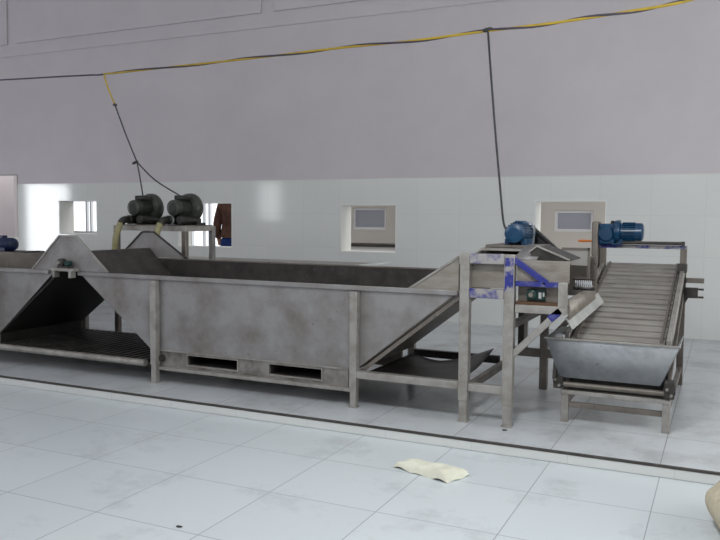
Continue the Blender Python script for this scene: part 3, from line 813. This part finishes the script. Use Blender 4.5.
for dx in (-0.085, 0.085):
    MB().lathe((BX+dx, 7.26, BT+0.06), (0, 1, 0), [(0, 0.04), (0.01, 0.054), (0.26, 0.054), (0.28, 0.045)], 20).build('silencer', 'blower_dark', bl)
MB().box(BX-0.17, BX+0.17, 7.50, 7.66, BT, BT+0.03).box(BX-0.13, BX+0.13, 7.53, 7.63, BT+0.03, BT+0.08).build('foot', 'blower_dark', bl, 0.004)
MB().tube(spline([(BX-0.085, 7.27, BT+0.06), (BX-0.085, 7.21, BT+0.06), (BX-0.09, 7.17, BT+0.045), (BX-0.095, 7.145, BT+0.015)], 6), 0.043, 14).build('outlet_elbow', 'blower_dark', bl)
dx2 = 0.60
b2 = dup(bl, (dx2, 0, 0), 'grey-green blower nearer the right end of the stand, pale band on its outlet')
MB().lathe((BX+dx2-0.085, 7.29, BT+0.06), (0, 1, 0), [(0, 0.056), (0.03, 0.056)], 20).build('pale_band', 'plate', b2)

def hose(x, end, label):
    z = BT+0.012
    h = MB().tube(spline([(x-0.096, 7.14, z+0.005), (x-0.10, 7.11, z-0.06), (x-0.11, 7.075, z-0.17), end], 14), 0.036, 14, rib=0.05)
    o = h.build('air_hose', 'hose', base=(x-0.1, 7.1, z))
    return tag(o, label, 'hose', 'blower hoses')
hose(BX, (BX-0.13, 7.07, 1.15), 'yellowed air hose hanging from the left blower outlet into the tank')
hose(BX+dx2, (BX+dx2-0.13, 7.07, 1.15), 'yellowed air hose hanging from the right blower outlet behind the tank hump')

# ------------------------------------------------------------------ overhead cable and drops
path = [Vector((-19.9, 7.6, 3.75))] + [Vector((-8.871, 7.400, 3.398)), Vector((-7.811, 7.300, 3.348)), Vector((-6.848, 7.200, 3.300)), Vector((-5.625, 7.100, 3.286)), Vector((-4.558, 7.000, 3.271)), Vector((-3.611, 6.900, 3.265)),  # cable and drop points here were taken from image pixels at chosen depths
        Vector((-2.697, 6.750, 3.231)), Vector((-1.913, 6.600, 3.216)), Vector((-1.279, 6.500, 3.206)), Vector((-0.761, 6.400, 3.209)), Vector((-0.292, 6.300, 3.223))]
_pe = Vector((3.95, 5.6, path[-1].z+0.9))
path = path + [path[-1].lerp(_pe, k_/8) for k_ in range(1, 9)]
sm = spline(path, 10)
cab = thing('overhead_cable', 'yellow and dark twisted cable strung across the room in front of the back wall', 'cable', path[3])
yi = 30
MB().tube(sm[yi:], 0.011, 8).build('yellow_cable', 'yellow', cab, label='yellow cable')
dk = []
for i, p in enumerate(sm):
    t = i*0.42
    dk.append(p + Vector((0, math.cos(t), math.sin(t)))*0.011*(1 if i >= yi-1 else 0.0))
MB().tube(dk, 0.0095, 8).build('dark_cable', 'purple', cab, label='dark violet cable')
a0 = Vector((-6.848, 7.200, 3.300)); a1 = Vector((-6.806, 7.220, 3.134)); a2 = Vector((-6.728, 7.250, 2.930)); a3 = Vector((-6.607, 7.300, 2.571)); a4 = Vector((-6.485, 7.350, 2.246))
dc = thing('drop_cable', 'thin cable dropping from overhead and splitting to the two blowers', 'cable', a4, 'cables dropping to the motors')
MB().tube(spline([a0, a1, a2], 6), 0.010, 6).build('yellow_lead', 'yellow', dc, label='yellow upper length')
MB().tube(spline([a2, a3, a4], 6), 0.0085, 6).build('black_lead', 'black', dc)
MB().tube(spline([a4, Vector((-6.459, 7.370, 2.053)), Vector((BX+0.01, 7.42, BZ+0.15))], 6), 0.0085, 6).build('branch_lead', 'black', dc)
MB().tube(spline([a4, Vector((-6.228, 7.370, 2.026)), Vector((BX+dx2-0.03, 7.42, BZ+0.15))], 6), 0.0085, 6).build('branch_lead', 'black', dc)
MB().lathe(a2+Vector((-0.03, 0, 0.01)), (1, 0, -0.3), [(0, 0.008), (0.02, 0.02), (0.05, 0.018), (0.06, 0.006)], 10).build('taped_joint', 'black', dc)
MB().lathe(a4+Vector((-0.07, 0, -0.02)), (1, 0, 0.35), [(0, 0.01), (0.02, 0.018), (0.07, 0.016), (0.09, 0.008)], 10).build('taped_joint', 'black', dc)
r0 = Vector((-1.913, 6.600, 3.216))
d2 = thing('drop_cable', 'single black cable dropping from overhead to the motor on the discharge frame', 'cable', r0, 'cables dropping to the motors')
MB().tube(spline([r0, Vector((-1.864, 6.550, 2.828)), Vector((-1.795, 6.500, 2.267)), Vector((-1.747, 6.480, 1.883)), Vector((-1.709, 6.460, 1.593)), Vector((-1.679, 6.450, 1.508)), Vector((cx-0.085, 6.44, cz+0.01))], 8), 0.0095, 8).build('black_lead', 'black', d2)
MB().lathe(r0+Vector((-0.045, 0, 0.005)), (1, 0, 0.1), [(0, 0.01), (0.02, 0.02), (0.07, 0.02), (0.09, 0.01)], 10).build('taped_joint', 'black', d2)

# ------------------------------------------------------------------ things on the lower floor
def soft(name, pts_fn, nx, ny, material, base, thick):
    bm = bmesh.new(); g = {}
    for i in range(nx+1):
        for j in range(ny+1):
            g[i, j] = bm.verts.new(pts_fn(i/nx, j/ny))
    for i in range(nx):
        for j in range(ny):
            f = bm.faces.new([g[i, j], g[i+1, j], g[i+1, j+1], g[i, j+1]]); f.smooth = True
    b = MB(); b.bm.free(); b.bm = bm
    return b
ca, cb_, cc, cd = Vector((-1.96, 4.69)), Vector((-1.53, 4.55)), Vector((-1.44, 4.76)), Vector((-1.93, 4.86))
def cloth_fn(u, v):
    p = (ca*(1-u)+cb_*u)*(1-v) + (cd*(1-u)+cc*u)*v
    e = min(u, 1-u, v, 1-v)
    h = 0.05*(1-math.exp(-e*14))*(0.75+0.5*u) + 0.006*math.sin(u*17+v*4)*math.sin(v*7+1) + 0.012*max(0, math.sin((u-0.72)*9))*(1-v)
    wob = 0.005*math.sin(v*9+u*3)
    return (p.x+wob*(1 if u > 0.5 else -1), p.y+0.003*math.sin(u*13), -0.079 + max(0.0, h))
cl = soft('folded_cloth', cloth_fn, 40, 24, 'cloth', None, 0)
bot = cl.bm
cl = cl.build('folded_cloth', 'cloth', base=(-1.72, 4.7, -0.08))
tag(cl, 'crumpled cream cloth lying alone on the lower white floor', 'cloth')

def sack():
    b = MB(); vs, fs = [], []
    nz, nn_ = 12, 28
    c = Vector((0.275, 4.58))
    for i in range(nz+1):
        t = i/nz
        z = -0.08 + 0.31*t
        r = 0.30*(0.86+0.22*math.sin(math.pi*min(1, t*1.1))) * (1-0.75*max(0, t-0.6)**1.5/0.253*0.6)
        for k in range(nn_):
            a = 2*math.pi*k/nn_
            q = r*(1+0.05*math.sin(3*a+1+2*t)+0.03*math.sin(7*a-4*t))
            vs.append((c.x+q*math.cos(a), c.y+q*1.1*math.sin(a), z))
    for i in range(nz):
        for k in range(nn_):
            k2 = (k+1) % nn_
            fs.append((i*nn_+k, i*nn_+k2, (i+1)*nn_+k2, (i+1)*nn_+k))
    fs.append(tuple(range(nn_))); fs.append(tuple(range(nz*nn_, (nz+1)*nn_)))
    b._add(vs, fs, True)
    return b.build('sack', 'sack', base=(0.275, 4.58, -0.08))
tag(sack(), 'bulging tan sack at the lower right corner of the picture', 'sack')

def scrap(x, y, z, r, label):
    b = MB().lathe((x-r, y, z+r*0.35), (1, 0.3, 0), [(0, r*0.15), (r*0.5, r*0.35), (r*1.4, r*0.3), (r*2, r*0.1)], 8)
    tag(b.build('debris_scrap', 'nosing', base=(x, y, z)), label, 'debris')
scrap(-1.44, 5.62, 0, 0.02, 'small dark scrap on the raised floor in front of the discharge frame')
scrap(-2.60, 3.24, -0.08, 0.018, 'small dark scrap on the lower floor at the bottom edge of the picture')

# ------------------------------------------------------------------ machines behind the line
rt = thing('rear_table', 'pale steel table behind the middle tank, only its top edge showing', 'table', (-5.6, 8.5, 0))
MB().box(-6.75, -3.95, 8.15, 8.75, 1.005, 1.03).build('table_top', 'steel_light', rt, 0.003)
MB().prism([(-3.95, 1.03), (-3.65, 1.06), (-3.65, 1.045), (-3.95, 1.005)], 'y', 8.2, 8.6).build('tip_plate', 'plate', rt)
for x in (-6.65, -4.05):
    for y in (8.22, 8.68):
        MB().box(x-0.03, x+0.03, y-0.03, y+0.03, 0, 1.005).build('leg', 'steel', rt)

rm = thing('rear_trough', 'grimy steel trough behind the left tank at the left edge', 'trough', (-11.5, 8.8, 0))
MB().box(-13.5, -9.35, 8.4, 8.42, 0.45, 1.10).build('front_panel', 'steel_dirty', rm)
MB().box(-13.5, -9.35, 9.3, 9.32, 0.45, 1.12).build('rear_panel', 'steel', rm)
MB().box(-13.5, -9.35, 8.42, 9.3, 0.45, 0.47).build('bottom_plate', 'steel_dirty', rm)
MB().box(-9.37, -9.35, 8.42, 9.3, 0.47, 1.09).build('end_plate', 'steel_dirty', rm)
MB().box(-13.5, -9.33, 8.36, 8.41, 1.09, 1.13).build('rim', 'steel_light', rm, 0.004)
MB().box(-10.35, -10.2, 8.41, 9.3, 1.10, 1.13).build('cross_strap', 'steel_light', rm)
for x in (-13.3, -9.5):
    for y in (8.45, 9.25):
        MB().box(x-0.035, x+0.035, y-0.025, y+0.025, 0.13, 0.45).build('leg', 'steel', rm)
MB().box(-11.0, -10.1, 8.62, 9.12, 1.115, 1.135).box(-11.0, -10.1, 8.42, 8.5, 1.09, 1.115).build('motor_shelf', 'steel_black', rm)
MB().box(-10.7, -10.55, 8.42, 9.3, 1.09, 1.115).build('cross_strap', 'steel_dirty', rm)
rm.location.z -= 0.13*S
nm = thing('electric_motor', 'dark navy motor at the far left edge on the grimy trough', 'motor', (-10.45, 8.85, 1.005))
mx_, mz_ = -10.68, 1.115
MB().lathe((mx_-0.2, 8.85, mz_), (1, 0, 0), [(0, 0.09), (0.02, 0.108), (0.46, 0.108), (0.50, 0.095), (0.52, 0.05)], 28).build('motor_body', 'navy', nm)
MB().box(mx_-0.1, mx_+0.2, 8.75, 8.79, 1.005, 1.06).box(mx_-0.1, mx_+0.2, 8.91, 8.95, 1.005, 1.06).build('foot', 'navy', nm)
MB().box(mx_-0.05, mx_+0.1, 8.80, 8.90, mz_+0.09, mz_+0.14).build('terminal_box', 'navy', nm, 0.006)

# ledges in the next room seen through the openings
ld = thing('work_counter', 'low counter with dark top seen through the wall opening above the middle tank', 'counter', (-6.2, 14.0, 0))
MB().box(-7.6, -5.2, 13.7, 14.3, 0.0, 1.02).build('body', 'white', ld)
MB().box(-7.6, -5.2, 13.66, 14.34, 1.02, 1.07).build('counter_top', 'steel_black', ld)

# ------------------------------------------------------------------ person beyond the second opening
def skin_mesh(name, joints, edges, material, parent=None, sub=2, root=0):
    me = bpy.data.meshes.new(name)
    off = Vector(parent.location) if parent else Vector((0, 0, 0))
    me.from_pydata([Vector(j[0]) for j in joints], edges, [])
    o = bpy.data.objects.new(name, me)
    COL.objects.link(o)
    sk = o.modifiers.new('skin', 'SKIN'); sk.use_smooth_shade = True
    for i, j in enumerate(joints):
        r = j[1] if isinstance(j[1], tuple) else (j[1], j[1])
        me.skin_vertices[0].data[i].radius = r
        me.skin_vertices[0].data[i].use_root = (i == root)
    s2 = o.modifiers.new('sub', 'SUBSURF'); s2.levels = sub; s2.render_levels = sub
    me.materials.append(M[material])
    if parent: o.parent = parent
    return o

pr = thing('person', 'person in brown jacket and blue trousers standing beyond the opening right of the blowers', 'person', (-8.56, 12.35, 0.0))
H = 1.0   # local metres, z up, person stands facing away to the right
body = [((0, 0, .96), .12), ((0, 0, 1.10), (.135, .10)), ((0, 0.01, 1.28), (.15, .105)), ((0, 0, 1.43), (.14, .09)), ((0, 0, 1.52), .055), ((0, -0.01, 1.60), .06), ((0, -0.01, 1.70), (.078, .092)), ((0, -0.01, 1.77), .05),
        ((-.10, 0, .90), .09), ((-.11, -.01, .50), .062), ((-.11, .01, .08), .042), ((-.11, -.12, .03), .035),
        ((.10, 0, .90), .09), ((.11, -.01, .50), .062), ((.11, .01, .08), .042), ((.11, -.12, .03), .035),
        ((-.19, 0, 1.43), .06), ((-.25, .02, 1.16), .045), ((-.20, -.20, 1.10), .036), ((-.16, -.26, 1.10), .03),
        ((.19, 0, 1.43), .06), ((.24, .02, 1.14), .045), ((.23, -.08, .90), .036), ((.23, -.10, .83), .03)]
be = [(0, 1), (1, 2), (2, 3), (3, 4), (4, 5), (5, 6), (6, 7), (0, 8), (8, 9), (9, 10), (10, 11), (0, 12), (12, 13), (13, 14), (14, 15),
      (3, 16), (16, 17), (17, 18), (18, 19), (3, 20), (20, 21), (21, 22), (22, 23)]
bo = skin_mesh('body', body, be, 'skin', pr)
# jacket and trousers follow the body
jk = [((0, 0, 1.00), (.185, .14)), ((0, 0, 1.12), (.18, .14)), ((0, 0.01, 1.28), (.185, .145)), ((0, 0, 1.42), (.17, .12)), ((0, 0, 1.50), (.085, .085)),
      ((-.18, 0, 1.43), .088), ((-.255, .02, 1.16), .070), ((-.21, -.18, 1.105), .056),
      ((.18, 0, 1.43), .088), ((.245, .02, 1.14), .070), ((.235, -.07, .93), .056)]
skin_mesh('jacket', jk, [(0, 1), (1, 2), (2, 3), (3, 4), (3, 5), (5, 6), (6, 7), (3, 8), (8, 9), (9, 10)], 'brown', pr, root=1)
tr = [((0, 0, 1.02), (.165, .125)), ((0, 0, .93), (.16, .125)), ((-.10, 0, .85), .108), ((-.11, -.01, .50), .08), ((-.11, .01, .10), .068),
      ((.10, 0, .85), .108), ((.11, -.01, .50), .08), ((.11, .01, .10), .068)]
skin_mesh('trousers', tr, [(0, 1), (1, 2), (2, 3), (3, 4), (1, 5), (5, 6), (6, 7)], 'denim', pr, root=1)
hm = MB()
hh = skin_mesh('hair', [((0, 0.025, 1.66), (.075, .07)), ((0, 0.015, 1.74), (.085, .095)), ((0, 0.0, 1.79), (.05, .06))], [(0, 1), (1, 2)], 'hair', pr)
def hand(name, wrist, d, side, parent):
    w = Vector(wrist); d = Vector(d).normalized()
    u = Vector((side, 0, 0)); u = (u - d*u.dot(d)).normalized()
    n_ = d.cross(u)
    J = [(w, .024), (w+d*.045, (.032, .018)), (w+d*.085, (.036, .016))]
    E_ = [(0, 1), (1, 2)]
    for k, ln in enumerate((.060, .072, .068, .052)):
        o_ = u*(-.027+.018*k)
        b0 = len(J)
        J += [(w+d*.09+o_, .009), (w+d*(.09+ln*.5)+o_+n_*.008, .008), (w+d*(.09+ln*.9)+o_+n_*.026, .007)]
        E_ += [(2, b0), (b0, b0+1), (b0+1, b0+2)]
    b0 = len(J)
    J += [(w+d*.05-u*.04, .011), (w+d*.085-u*.055+n_*.012, .009)]
    E_ += [(1, b0), (b0, b0+1)]
    return skin_mesh(name, J, E_, 'skin', parent, 1)
hand('hand', (-.16, -.26, 1.10), (.5, -.8, 0), 1, pr)
hand('hand', (.23, -.10, .83), (0, -.2, -1), 1, pr)
pr.rotation_euler = (0, 0, R(200))
pr.scale = (1.045, 1.045, 1.045)
